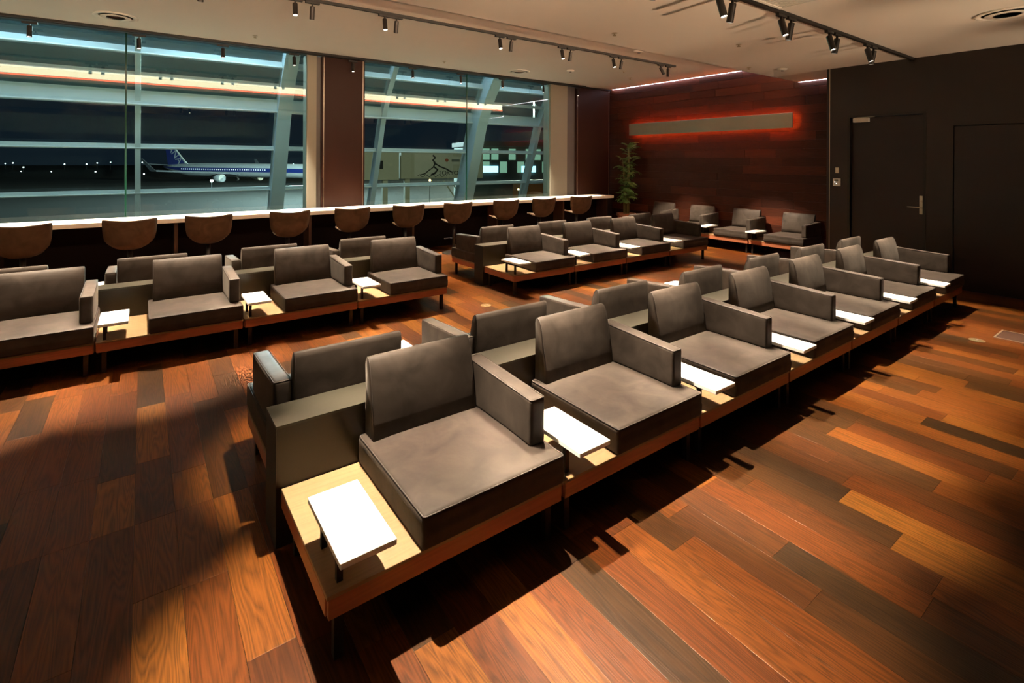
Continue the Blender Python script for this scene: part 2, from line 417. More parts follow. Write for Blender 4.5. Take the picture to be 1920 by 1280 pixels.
MB().box(.03, .10, -hw, -hw + .01, 0, PZ).box(.03, .10, hw - .01, hw, 0, PZ).box(.03, .10, -hw, hw, PZ - .01, PZ).build('door_frame', M['black'], d2)

# ---- unseen sides of the room
struct(MB().box(XL - .1, XL, YR, 7.4, 0, 3.6).build('wall_left', M['plaster']))
struct(MB().box(XL, XW, YR - .1, YR, 0, 3.3).build('wall_front', M['darkwall']))

# ---- window wall
struct(MB().box(XL, 7.85, 7.1, 7.34, HC - .015, HC + .2).box(XL, XW - .1, 7.10, 7.16, HC - .03, HC + .2).build('trim_4', M['black']))
struct(MB().box(XL, XW + .1, 7.12, 7.36, 0, .80).build('wall_window_sill', M['black']))
def pane(n, x0, x1, le, re):
    w = struct(empty('window_%d' % n, ((x0 + x1) / 2, WIN_Y, .8)))
    h = (x1 - x0) / 2
    MB().box(-h, h, -.006, .006, 0, HC - .8).build('pane', M['glass'], w)
    if le: MB().box(-h - .012, -h, -.008, .008, 0, HC - .8).build('glass_edge', M['greenedge'], w)
    if re: MB().box(h, h + .012, -.008, .008, 0, HC - .8).build('glass_edge', M['greenedge'], w)
pane(1, XL, -.675, False, True); pane(2, -.655, 1.74, True, False)
pane(3, 2.70, 4.835, False, True); pane(4, 4.855, 7.06, True, False)
def column(x0, x1, ox0, ox1, n):
    c = struct(empty('wall_column_%d' % n, ((x0 + x1) / 2, 7.16, .8)))
    h = (x1 - x0) / 2
    MB().box(-h + .03, h - .03, 0, .30, 0, HC - .83).build('panel', M['brownpanel'], c)
    for sx in (-1, 1):
        MB().box(sx * h - (.028 if sx > 0 else 0), sx * h + (0 if sx > 0 else .028), 0.004, .30, 0, HC - .83).build('side_panel', M['brownpanel'], c)
        MB().box(sx * (h - .034) - .004, sx * (h - .034) + .004, -.003, .004, 0, HC - .83).build('metal_bead', M['satin'], c)
    MB().box(max(-h - .07, ox1 - (x0 + x1) / 2) if n == 1 else ox1 - (x0 + x1) / 2, -h - .002, .06, .3, 0, HC - .83).build('grey_strip', M['greystrip'], c)
    MB().box(ox0 - (x0 + x1) / 2, ox1 - (x0 + x1) / 2, .04, .30, 0, HC - .82).build('jamb', M['offwhite'], c)
column(1.96, 2.70, 1.735, 1.885, 1)
column(7.80, 8.93, 7.04, 7.545, 2)

# ---- outer curved facade
FAC = [(9.45, -.2), (9.2, .7), (8.83, 1.74), (8.59, 2.45), (8.27, 3.01), (7.86, 3.53), (7.50, 3.88)]
def fy(z):
    for (ya, za), (yb, zb) in zip(FAC[:-1], FAC[1:]):
        if za <= z <= zb: return ya + (yb - ya) * (z - za) / (zb - za)
    return FAC[-1][0]
fa = struct(empty('wall_facade', (0, 9.3, -.2)))
def fbuild(mb, name, mat):
    mb.v = [(x_, y_ - 9.3, z_ + .2) for x_, y_, z_ in mb.v]; return mb.build(name, mat, fa)
def rib(xc, w, dep):
    mb = MB(); zs = [-.2 + 4.08 * k / 24 for k in range(25)]; v = []; f = []
    for z in zs:
        y = fy(z); v += [(xc - w/2, y - dep, z), (xc + w/2, y - dep, z), (xc + w/2, y + .08, z), (xc - w/2, y + .08, z)]
    for i in range(24):
        for t in range(4): f.append((i*4+t, i*4+(t+1) % 4, (i+1)*4+(t+1) % 4, (i+1)*4+t))
    return mb.add(v, f)
for xc, w, dep in ((-2.7, .24, .28), (-.54, .075, .1), (1.63, .235, .22), (3.56, .10, .14), (5.83, .26, .40), (7.73, .10, .14), (9.9, .26, .4)):
    fbuild(rib(xc, w, dep), 'rib', M['steelblue'])
for z0, z1, dd in ((3.24, 3.35, .05), (2.93, 3.0, .05), (2.49, 2.73, .07), (1.80, 1.885, .06), (1.04, 1.115, .06)):
    y = fy((z0 + z1) / 2)
    fbuild(MB().box(-6, 12, y - dd, y + .05, z0, z1), 'transom', M['steelblue'])
    fbuild(MB().tube([(-6, y - dd - .02, z0 + .012), (12, y - dd - .02, z0 + .012)], .016, 8), 'transom_rail', M['whitebar'])
gm = MB(); prev = None
for z0, z1 in ((.2, 1.04), (1.115, 1.80), (1.885, 2.49), (2.73, 2.93), (3.0, 3.24), (3.35, 3.88)):
    fbuild(MB().add([(-6, fy(z0) + .03, z0), (12, fy(z0) + .03, z0), (12, fy(z1) + .03, z1), (-6, fy(z1) + .03, z1)], [(0, 1, 2, 3)]), 'facade_pane', M['hazeglass'] if z0 > 2.6 else M['outerglass'])
struct(MB().box(-6, 12, 7.36, 9.6, -.5, -.2).build('floor_ledge', M['black']))
struct(MB().box(-6, 12, 7.34, 7.7, HC + .5, HC + .6).build('ceiling_facade', M['greystrip']))
# linear lamps at the head of the double skin wash the facade steel
for k, (x0, x1, e, e2) in enumerate(((-5.0, -.8, 60, 50), (-.4, 1.4, 30, 25), (2.9, 5.3, 26, 18), (5.9, 7.6, 14, 9))):
    h = (x1 - x0) / 2; wh = ['far left window', 'window left of the brown column', 'window right of the brown column', 'rightmost window'][k]
    for nm, y_, z_, en, fl_ in (('head', 7.46, HC + .49, e2, -1),):
        r = empty('facade_lamp', ((x0 + x1) / 2, y_, z_))
        tag(r, 'linear cool white lamp at the %s of the %s' % (nm, wh), 'facade lamp', 'lamps outside the glass')
        MB().box(-h, h, -.05, .05, min(0, fl_ * .06), max(0, fl_ * .06)).build('housing', M['greystrip'], r)
        ld = bpy.data.lights.new('facade_light', 'AREA'); ld.shape = 'RECTANGLE'; ld.size = x1 - x0; ld.size_y = .30; ld.energy = en; ld.color = (.55, .78, 1.0)
        lo = bpy.data.objects.new('light', ld); link(lo, r); lo.location = (0, .12, fl_ * .10)
        lo.rotation_euler = (math.radians(-12), 0, 0)

# ================================================================== BENCHES
V = Vector
chair_t = empty('lounge_armchair', (0, 0, 0)); CH0 = V((.661, .33, .25))
def sh(o3): return [a - b for a, b in zip(o3, CH0)]
def crown(p, u, v, w):
    if w > .7:
        p = p.copy(); p.z += .010 * max(0, 1 - (2*u-1)**4) * max(0, 1 - (2*v-1)**4) * (w - .7) / .3
    if w < .6 and v < .05: p = p.copy(); p.y -= .006 * math.sin(w * 2.6)
    return p
CHM = {}
CHM['seat'] = rbox('seat_cushion', sh((.328, -.014, .2505)), sh((.996, .652, .376)), .018, 6, crown)
CHM['arm'] = rbox('armrest', sh((.900, .105, .377)), sh((.984, .648, .610)), .017, 5,
                  lambda p, u, v, w: (p.x + (.004 * math.sin(v * 3.1)), p.y, p.z - (.028 * (1 - v) * w)))
# backrest from a side profile
prof = [(.548, .377), (.557, .45), (.569, .53), (.582, .60), (.592, .645), (.602, .682), (.613, .708), (.626, .725), (.640, .730), (.650, .722), (.655, .70), (.655, .60), (.655, .48), (.655, .377)]
xs = [.362, .367, .376, .50, .63, .76, .884, .893, .898]; ins = [.012, .004, 0, 0, 0, 0, 0, .004, .012]
cy, cz = .617, .55; vv = []; ff = []; n = len(prof)
for x_, i_ in zip(xs, ins):
    for (y_, z_) in prof:
        k = math.hypot(y_ - cy, z_ - cz); q = 1 - i_ / max(k, .03)
        zz = cz + (z_ - cz) * q if z_ > .40 else z_
        bulge = -.007 * math.sin(math.pi * (x_ - .362) / .536) if (y_ < .61 and z_ > .4) else 0
        vv.append(sh((x_, cy + (y_ - cy) * q + bulge, zz)))
for i in range(len(xs) - 1):
    for t in range(n): ff.append((i*n+t, i*n+(t+1) % n, (i+1)*n+(t+1) % n, (i+1)*n+t))
ff.append(tuple(range(n))[::-1]); ff.append(tuple((len(xs)-1)*n + t for t in range(n)))
CHM['back'] = pyd('backrest', vv, ff, True)
def loop_rect(x0, x1, y0, y1, z, r, slope=0):
    p = []
    for (cx, cy, a0) in ((x1 - r, y0 + r, -90), (x1 - r, y1 - r, 0), (x0 + r, y1 - r, 90), (x0 + r, y0 + r, 180)):
        for k in range(4):
            a = math.radians(a0 + 30 * k); X_, Y_ = cx + r * math.cos(a), cy + r * math.sin(a)
            p.append(sh((X_, Y_, z - slope * (y1 - Y_))))
    return p
CHM['seatpipe'] = MB().tube(loop_rect(.333, .991, -.012, .647, .3725, .012), .0028, 5, closed=True).mesh('piping', True)
CHM['armpipe'] = MB().tube(loop_rect(.9045, .981, .109, .644, .6060, .010, .05), .0022, 5, closed=True).mesh('piping', True)
def prof_loop(x_, i_):
    out = []
    for (y_, z_) in prof[1:-1]:
        k = math.hypot(y_ - cy2, z_ - cz2); q = 1 - i_ / k
        out.append(sh((x_, cy2 + (y_ - cy2) * q, cz2 + (z_ - cz2) * q)))
    return out
cy2, cz2 = .617, .55
CHM['backpipe'] = [MB().tube(prof_loop(x_, .0030), .0022, 5).mesh('piping', True) for x_ in (.3665, .8935)]
seat_o = obj('seat_cushion', CHM['seat'], M['velvet'], chair_t); obj('piping', CHM['seatpipe'], M['piping'], seat_o)
arm_o = obj('armrest', CHM['arm'], M['velvet'], chair_t); obj('piping', CHM['armpipe'], M['piping'], arm_o)
back_o = obj('backrest', CHM['back'], M['velvet'], chair_t); [obj('piping', q, M['piping'], back_o) for q in CHM['backpipe']]

table_t = empty('side_table', (0, 0, 0)); TB0 = V((.11, .11, .25))
def tb(mb): mb.v = [tuple(a - b for a, b in zip(q, TB0)) for q in mb.v]; return mb
tb(MB().bbox(.02, .203, -.080, .297, .379, .402, .0025)).build('table_top', M['white'], table_t)
for yl in (.048, .225): tb(MB().box(.046, .066, yl - .010, yl + .010, .2505, .369)).build('leg', M['blackmetal'], table_t)
tb(MB().box(.036, .076, .02, .255, .369, .379).box(.076, .165, .12, .16, .371, .379)).build('bracket', M['blackmetal'], table_t)

BN0 = V((.5, .33, 0))
def bench_proto(length):
    r = empty('bench_base', (0, 0, 0)); k = 1.0 - length
    def bb(mb): mb.v = [tuple(a - b for a, b in zip(q, BN0)) for q in mb.v]; return mb
    x0, x1 = .004 + k, .996
    d = bb(MB().bbox(x0, x1, 0, .655, .236, .25, .0015)).build('deck', M['maple'], r)
    bb(MB().bbox(x0 + .006, x1 - .006, .003, .022, .17, .2355, .0015)).build('front_apron', M['maple_bounce'], r)
    for xa in (x0, x1 - .018): bb(MB().bbox(xa, xa + .018, .0235, .655, .172, .2355, .0015)).build('side_apron', M['maple_bounce'], r)
    bb(MB().box(x0 + .02, x1 - .02, .024, .65, .18, .19)).build('underside', M['black'], r)
    for xa in (x0 + .05, x1 - .05):
        for ya in (.055, .59): bb(MB().box(xa - .015, xa + .015, ya - .015, ya + .015, .0, .18)).build('leg', M['blackmetal'], r)
    return r
bench_t, bench_d = bench_proto(1.0), bench_proto(.95)
used = set()
def put(proto, origin, U, dx=0):
    """place a thing whose own origin is `origin` inside a unit with frame U=(loc, rz)"""
    if proto.name in used: o = copy_tree(proto)
    else: o = proto; used.add(proto.name)
    loc, rz = U; R = Matrix.Rotation(rz, 3, 'Z')
    o.location = V(loc) + R @ (origin + V((dx, 0, 0))); o.rotation_euler = (0, 0, rz); return o
ORD = ['nearest', 'second', 'third', 'fourth', 'fifth', 'sixth', 'seventh']
LR = ['leftmost', 'second', 'third', 'rightmost']
def unit(U, lab_c, lab_t, lab_b, g, wall=False):
    dx = -.0
    b = put(bench_d if wall else bench_t, BN0, U, -.05 if wall else 0); tag(b, lab_b, 'bench', 'bench sections ' + g)
    c = put(chair_t, CH0, U, -.05 if wall else 0); tag(c, lab_c, 'armchair', 'armchairs ' + g)
    t = put(table_t, TB0, U, -.03 if wall else 0); tag(t, lab_t, 'side table', 'side tables ' + g)
    for p in b.children: p['tone'] = random.random()
    c.rotation_euler.z += 0
YA, YB = 0.0, 3.28
XB, XC = -1.758, 3.136
for k in range(7):
    w = ORD[k] + (' from the camera' if k else ' one')
    q = ORD[k] if k else 'nearest'
    unit(((k, YA, 0), 0), 'taupe velvet armchair, %s in the big right-hand row facing the open floor' % q,
         'white side table, %s in the big right-hand row facing the open floor' % q,
         'pale wood bench section, %s in the big right-hand row, open floor side' % q, 'of the near row, open floor side')
    unit(((k + 1, YA + 1.53, 0), math.pi), 'taupe armchair seen from behind, %s on the window side of the big right-hand row' % q,
         'white side table, %s on the window side of the big right-hand row' % q,
         'pale wood bench section, %s on the window side of the big right-hand row' % q, 'of the near row, window side')
for nm, X0, dsc in (('left', XB, 'the left edge double bench'), ('middle', XC, 'the double bench past the aisle')):
    for k in range(4):
        unit(((X0 + k, YB, 0), 0), 'taupe velvet armchair, %s on near side of %s' % (LR[k], dsc),
             'white side table, %s on the near side of %s' % (LR[k], dsc),
             'wood bench section, %s on near side of %s' % (LR[k], dsc), 'of the %s row, near side' % nm)
        unit(((X0 + k + 1, YB + 1.53, 0), math.pi), 'taupe armchair from behind, %s on window side of %s' % (LR[k], dsc),
             'white side table, %s on the window side of %s' % (LR[k], dsc),
             'wood bench section, %s on window side of %s' % (LR[k], dsc), 'of the %s row, window side' % nm)
for k in range(4):
    unit(((8.25, 6.05 - .95 * k, 0), -math.pi / 2), 'taupe velvet armchair, %s of four against the red wood wall' % LR[k],
         'white side table, %s of four against the red wood wall' % LR[k],
         'pale wood bench section, %s of four against the red wood wall' % LR[k], 'along the wood wall', True)
for X0, X1, Y0, lab in ((-.016, 7.012, YA, 'long olive brown partition down the middle of the big right-hand row'),
                        (XB - .01, XB + 4.012, YB, 'olive brown partition inside the double bench at the left edge'),
                        (XC - .016, XC + 4.012, YB, 'olive brown partition inside the double bench beyond the aisle')):
    r = empty('bench_partition', ((X0 + X1) / 2, Y0 + .765, 0)); h = (X1 - X0) / 2
    tag(r, lab, 'partition', 'partitions inside the double benches')
    MB().box(-h + .002, h - .002, -.104, .104, .0, .500).build('panel', M['bronze'], r)
    MB().box(-h, h, -.105, .105, .5005, .512).build('top_cap', M['bronzetop'], r)
    for sx in (-1, 1): MB().box(min(sx*h, sx*(h-.0015)), max(sx*h, sx*(h-.0015)), -.104, .104, 0.001, .500).build('end_panel', M['black'], r)

# ================================================================== WINDOW COUNTER AND CHAIRS
ct = empty('window_counter', (2.0, 6.85, 0)); tag(ct, 'long white counter running under the windows', 'counter')
CX0, CX1 = XL + .05, 8.45
MB().bbox(CX0 - 2, CX1 - 2, -.28, .268, .772, .832, .003).build('counter_top', M['counter'], ct)
MB().box(CX0 - 2, CX1 - 2 - .05, .12, .15, 0, .7715).build('modesty_panel', M['deepbrown'], ct)
for x_ in (-3.6, -1.85, -.1, 1.65, 3.4, 5.2, 6.95, 8.3):
    MB().box(x_ - 2 - .02, x_ - 2 + .02, -.20, .1195, 0, .7715).build('support_leg', M['walnut'], ct)

def counter_chair():
    r = empty('counter_chair', (0, 0, 0))
    # stations from the seat front (towards the window, +y) round the bottom and up the back: y, z, half width, forward curl at the sides
    st = [(.44, .575, .15, .0), (.36, .580, .165, .0), (.25, .565, .165, .01), (.15, .550, .14, .02), (.085, .552, .125, .03), (.045, .575, .160, .04),
          (.018, .615, .205, .052), (.0, .670, .232, .060), (-.016, .740, .246, .066), (-.030, .820, .252, .068), (-.040, .875, .255, .068), (-.046, .905, .255, .068)]
    NU = 10; v = []; f = []
    for i, (y, z, w, cu) in enumerate(st):
        for j in range(NU + 1):
            u = 2 * j / NU - 1; zz = z
            if i == len(st) - 1: zz = z + .020 * (abs(u) ** 1.6) - .014
            if i <= 3: zz = z + .02 * abs(u) ** 3
            if 4 <= i <= 6: zz = z + .02 * abs(u) ** 3
            v.append((u * w, y + cu * abs(u) ** 2.2 * 1.3, zz))
    for i in range(len(st) - 1):
        for j in range(NU): f.append((i*(NU+1)+j, i*(NU+1)+j+1, (i+1)*(NU+1)+j+1, (i+1)*(NU+1)+j))
    me = pyd('shell', v, f, True)
    b = bmesh.new(); b.from_mesh(me); bmesh.ops.recalc_face_normals(b, faces=b.faces)
    g = bmesh.ops.solidify(b, geom=b.faces[:], thickness=.026); bmesh.ops.recalc_face_normals(b, faces=b.faces); b.to_mesh(me); b.free(); smooth(me)
    obj('seat_shell', me, M['chairfab'], r)
    MB().lathe([(.0, .018), (.20, .012), (.205, .0), (.0, .0)], 28, (0, .22, 0)).build('foot_disc', M['blackmetal'], r, sm=False)
    MB().tube([(0, .22, .015), (0, .22, .535)], .028, 14).build('column', M['blackmetal'], r, sm=True)
    MB().tube([(-.13, .30, .24), (-.12, .36, .24), (0, .38, .24), (.12, .36, .24), (.13, .30, .24)], .010, 8).tube([(0, .22, .24), (0, .38, .24)], .01, 8).build('footrest', M['blackmetal'], r, sm=True)
    return r
cc = counter_chair()
CX = [-1.56, -.59, .23, 1.22, 2.11, 3.03, 3.95, 4.97, 5.88, 6.88]
CN = ['leftmost', 'second from left', 'third from left', 'fourth from left', 'fifth from left', 'sixth from left', 'seventh from left', 'third from right', 'second from right', 'rightmost']
for k, x_ in enumerate(CX):
    o = cc if k == 0 else copy_tree(cc)
    o.location = (x_, 6.0, 0); o.rotation_euler = (0, 0, math.radians([0, 2, -2, -1, -3, -6, -7, -8, -9, -10][k]))
    tag(o, 'brown low-backed bucket chair at the window counter, %s of ten' % CN[k], 'chair', 'chairs at the window counter')

# ================================================================== LIGHTING TRACKS AND SPOTS
def track(name, x0, x1, y, z, lab):
    r = empty(name, ((x0 + x1) / 2, y, z)); tag(r, lab, 'light track', 'ceiling light tracks'); h = (x1 - x0) / 2
    MB().box(-h, h, -.018, .018, -.032, 0).build('rail', M['black'], r)
    for sx in (-1, 1): MB().box(min(sx*h, sx*(h+.012)), max(sx*h, sx*(h+.012)), -.019, .019, -.033, 0).build('end_cap', M['blackmetal'], r)
track('light_track', XL + .2, 7.45, 4.17, HC, 'black light track on the high ceiling, above the middle benches')
track('light_track', XL + .2, 7.97, .74, SC, 'black light track on the low ceiling, ending at the dark wall')
track('light_track', XL + .2, 7.95, 7.03, HC, 'black light track along the top of the windows')
SPB = {}
SPB['adapter'] = MB().box(-.075, .075, -.016, .016, -.058, -.033).mesh('adapter')
SPB['yoke'] = MB().box(-.006, .006, -.010, .010, -.10, -.058).mesh('yoke')
SPB['can'] = MB().lathe([(.0, .015), (.024, .015), (.026, .010), (.026, -.125), (.023, -.128), (.0225, -.118), (0, -.118)], 20).mesh('can', False)
SPB['lens'] = MB().lathe([(.0, -.1192), (.0222, -.1192), (.0222, -.1195), (.0, -.1195)], 16).mesh('lens')
def spot(x_, y_, z_, aim, watts, size, blend, lab, g, big=1.0, col=WARM):
    r = empty('track_spotlight', (x_, y_, z_)); tag(r, lab, 'spotlight', g)
    obj('adapter', SPB['adapter'], M['black'], r); obj('yoke', SPB['yoke'], M['blackmetal'], r)
    d = (V(aim) - V((x_, y_, z_ - .1))).normalized(); q = V((0, 0, -1)).rotation_difference(d)
    # keep the can hanging below its yoke
    can = obj('can', SPB['can'], M['blackmetal'], r, loc=(0, 0, -.10)); can.rotation_mode = 'QUATERNION'; can.rotation_quaternion = q; can.scale = (big,) * 3
    obj('lens', SPB['lens'], M['lens'], can)
    ld = bpy.data.lights.new('spot_beam', 'SPOT'); ld.energy = watts; ld.spot_size = math.radians(size); ld.spot_blend = blend
    ld.color = col; ld.shadow_soft_size = .018
    lo = bpy.data.objects.new('spot_beam', ld); link(lo, can); lo.location = (0, 0, -.135)
NTH = ['first', 'second', 'third', 'fourth', 'fifth', 'sixth', 'seventh', 'eighth', 'ninth', 'tenth']
for k in range(7):
    xa = .30 + 1.02 * k
    pos = '%s pair from near end of low-ceiling track' % NTH[k]
    spot(xa, .74, SC, (xa + .04, .0, .3), SPOT_W['bench'] * (1, 1, .9, .8, .75, .7, .65)[k], (42, 39, 37, 38, 39, 39, 37)[k], .55, 'black spotlight tilted to the open floor, ' + pos, 'spotlights on the low-ceiling track', 1.12)
    spot(xa + .19, .74, SC, (xa + .22, 1.25, .3), SPOT_W['bench'] * .8, 34 if k == 0 else 44, .6, 'black spotlight tilted to the windows, ' + pos, 'spotlights on the low-ceiling track', 1.12)
T1 = [(-1.25, -1.07), (-.2, -.02), (.85, 1.03), (1.86, 2.01), (3.53, 3.73), (4.68, 4.86), (5.81, 6.01), (7.04, 7.25)]
for k, (xa, xb) in enumerate(T1):
    pos = '%s pair from the left on the high-ceiling track' % NTH[k]
    a1, a2 = (xa - .1, 3.36, .3), (xb, 4.72, .3)
    if k == 7: a1, a2 = (8.2, 3.1, .2), (8.2, 4.9, .2)
    spot(xa, 4.17, HC, a1, SPOT_W['left'], 34 if k < 4 else 40, .55, 'black spotlight at left of the ' + pos, 'spotlights on the high-ceiling track')
    spot(xb, 4.17, HC, a2, SPOT_W['left'], 40, .55, 'black spotlight at right of the ' + pos, 'spotlights on the high-ceiling track')
for k, x_ in enumerate((-1.62, -.52, .49, 1.49, 2.44, 3.55, 4.57, 5.57, 6.67, 7.71)):
    spot(x_, 7.03, HC - .03, (x_, 6.72, .8), SPOT_W['counter'], 26 if k in (4, 9) else 40, .7, 'single black spotlight above the window counter, %s from the left' % NTH[k], 'spotlights along the windows')

for k, x_ in enumerate((-1.6, .8, 3.2, 5.6, 7.5)):  # unseen uplights added only to brighten the ceiling
    r = empty('added_uplight', (x_, YR, 1.45)); tag(r, 'added unseen fill uplight behind the camera, %s from the left' % NTH[k], 'fill lamp', 'added fill uplights behind the camera')
    MB().bbox(-.10, .10, .0, .03, -.10, .06, .004).build('back_plate', M['blackmetal'], r)
    MB().lathe([(.0, -.05), (.07, -.05), (.085, .05), (.075, .05), (.06, -.03), (.0, -.03)], 24, (0, .12, 0)).build('bowl', M['brass'], r)
    MB().box(-.015, .015, .03, .06, -.03, 0).build('arm', M['brass'], r)
    ld = bpy.data.lights.new('fill_beam', 'SPOT'); ld.energy = FILL_W * (.9, 1.0, .95, .5, .3)[k]; ld.spot_size = math.radians(46); ld.spot_blend = 1; ld.color = (1.0, .72, .46); ld.shadow_soft_size = 0
    lo = bpy.data.objects.new('fill_beam', ld); link(lo, r); lo.location = (0, .14, .08)
    lo.rotation_mode = 'QUATERNION'; lo.rotation_quaternion = V((0, 0, -1)).rotation_difference((V((x_ + .2, 1.3, SC)) - V((x_, YR + .14, 1.53))).normalized())

# ================================================================== GLOWING BAR
br = empty('light_bar', (XW - .15, 4.59, 2.375)); tag(br, 'long brushed metal bar with red glow behind it on the wood wall', 'wall light')
MB().bbox(-.012, .012, -1.87, 1.87, -.135, .135, .002).build('metal_face', M['brushed'], br)
MB().box(.0125, .122, -1.74, 1.74, -.085, .085).build('mount', M['black'], br)
for z_ in (-.112, .106): MB().box(.014, .022, -1.83, 1.83, z_ - .004, z_ + .010).build('light_strip', M['halo'], br)
for y_ in (-1.84, 1.84): MB().box(.014, .022, y_ - .006, y_ + .006, -.105, .105).build('light_strip', M['halo'], br)

# ================================================================== WALL FITTINGS
sw = MB().bbox(XD - .008, XD - .0005, 1.648, 1.695, 1.468, 1.552, .0015).build('light_switch', M['satin']); tag(sw, 'small brass coloured switch plate on the dark wall', 'switch')
for zz in (1.505, 1.522): MB().box(XD - .0115, XD - .0082, 1.664, 1.677, zz - .006, zz + .006).build('rocker', M['plastic'], sw)
th = MB().bbox(XD - .022, XD - .0005, 1.622, 1.722, 1.270, 1.386, .003).build('thermostat', M['plastic']); tag(th, 'white thermostat with small grey display beside the door', 'thermostat')
MB().box(XD - .024, XD - .0221, 1.65, 1.70, 1.345, 1.372).build('display', M['lcd'], th)
for yy, zz in ((1.698, 1.332), (1.675, 1.308)): MB().lathe([(0, 0), (.006, 0), (.005, .003), (0, .003)], 12, (XD - .0221, yy, zz), (-1, 0, 0)).build('button', emis('button_led', (.9, .95, 1), 2.2), th)

# ================================================================== CEILING FITTINGS
def diffuser(x_, y_, z_, R, lab):
    r = empty('air_diffuser', (x_, y_, z_)); tag(r, lab, 'air diffuser', 'round ceiling air diffusers')
    MB().lathe([(R, 0), (R, -.008), (R * .93, -.014), (R * .80, -.012), (R * .76, 0)], 48).build('rim', M['ceiling'], r, sm=True)
    MB().lathe([(R * .76, -.001), (0, -.001)], 48).build('throat', M['greystrip'], r)
    for a, b in ((.66, .50), (.42, .26), (.18, .02)):
        MB().lathe([(R * a, -.020), (R * (a + .03), -.017), (R * b, -.006), (R * b, -.009)], 40).build('cone', M['ceiling'], r, sm=True)
diffuser(-.75, 6.36, HC, .23, 'round white air diffuser in the ceiling at the far left')
diffuser(5.55, 6.43, HC, .22, 'round white air diffuser in the ceiling above the right window')
diffuser(6.15, -.50, SC, .24, 'round white air diffuser in the low ceiling at the top right')
vg = empty('vent_grille', (4.26, .42, SC)); tag(vg, 'grey louvred vent grille in the low ceiling beside the track', 'vent')
MB().box(-.31, .31, -.31, .31, -.006, -.0005).build('backing', M['black'], vg)
MB().box(-.33, .33, .30, .33, -.016, 0).box(-.33, .33, -.33, -.30, -.016, 0).box(-.33, -.30, -.30, .30, -.016, 0).box(.30, .33, -.30, .30, -.016, 0).build('frame', M['ceiling'], vg)
vg.location = (3.95, .375, SC)
for k in range(17):
    MB().box(-.298 + k * .035, -.298 + k * .035 + .018, -.30, .30, -.013, -.0065).build('louvre', M['ceiling'], vg)
def sprinkler(x_, y_, z_, lab):
    r = empty('sprinkler_head', (x_, y_, z_)); tag(r, lab, 'sprinkler', 'small ceiling sprinklers')
    MB().lathe([(.034, 0), (.034, -.004), (.012, -.010), (.0, -.010)], 20).build('rosette', M['satin'], r)
    MB().lathe([(.006, -.010), (.006, -.028), (.0, -.028)], 10).build('stem', M['brass'], r)
    MB().lathe([(.020, -.028), (.020, -.031), (.0, -.031)], 16).build('deflector', M['brass'], r)
sprinkler(.82, 6.40, HC, 'small sprinkler in the high ceiling, leftmost')
sprinkler(3.88, 6.42, HC, 'small sprinkler in the high ceiling above the window right of the brown column')
sprinkler(7.15, 5.13, HC, 'small sprinkler in the high ceiling near the glowing bar, nearer one')
sprinkler(7.89, 5.61, HC, 'small sprinkler in the high ceiling near the glowing bar, by the light slot')
sprinkler(5.35, 1.72, SC, 'small sprinkler in the middle of the low ceiling')
sprinkler(3.75, 2.25, SC, 'small sprinkler in the low ceiling near its left edge')
sprinkler(6.9, 2.45, SC, 'small sprinkler in the low ceiling towards the wood wall')
def detector(x_, y_, z_, R, lab):
    r = empty('smoke_detector', (x_, y_, z_)); tag(r, lab, 'detector', 'round ceiling detectors')
    MB().lathe([(R, 0), (R, -.010), (R * .85, -.022), (R * .5, -.028), (0, -.028)], 28).build('cover', M['ceiling'], r, sm=True)
    MB().lathe([(R * .3, -.028), (R * .28, -.038), (0, -.038)], 16).build('sensor', M['greystrip'], r)
detector(6.28, 5.72, HC, .075, 'round smoke detector in the high ceiling above the middle benches')
detector(5.95, 3.75, HC, .085, 'round smoke detector in the high ceiling close to the track')
detector(7.4, 2.2, SC, .07, 'round smoke detector in the low ceiling near the dark wall')

# ================================================================== FLOOR FITTINGS
def floor_outlet(x_, y_, lab):
    r = empty('floor_outlet', (x_, y_, 0)); tag(r, lab, 'floor outlet', 'round floor outlets')
    MB().lathe([(.058, .0005), (.058, .004), (.046, .006), (.0, .006)], 32).build('cover', M['brass'], r)
    MB().box(-.03, .03, -.006, .006, .006, .0085).build('latch', M['satin'], r)
floor_outlet(5.73, -.38, 'round brass floor outlet in front of the right-hand row')
floor_outlet(2.66, 3.16, 'round brass floor outlet in the aisle between the two double benches')
floor_outlet(6.35, 3.12, 'round brass floor outlet in front of the middle bench, at its far end')
hx = empty('floor_hatch', (6.14, -.72, 0)); tag(hx, 'metal framed floor hatch at the right edge', 'floor hatch')
MB().box(-.16, .16, -.26, .26, .0005, .003).build('lid', M['walnut'], hx)
for a in ((-.172, -.158, -.275, .275), (.158, .172, -.275, .275), (-.158, .158, -.275, -.262), (-.158, .158, .262, .275)):
    MB().box(*a, .0005, .005).build('frame_bar', M['satin'], hx)
MB().box(-.05, .05, .05, .07, .003, .006).build('pull', M['satin'], hx)

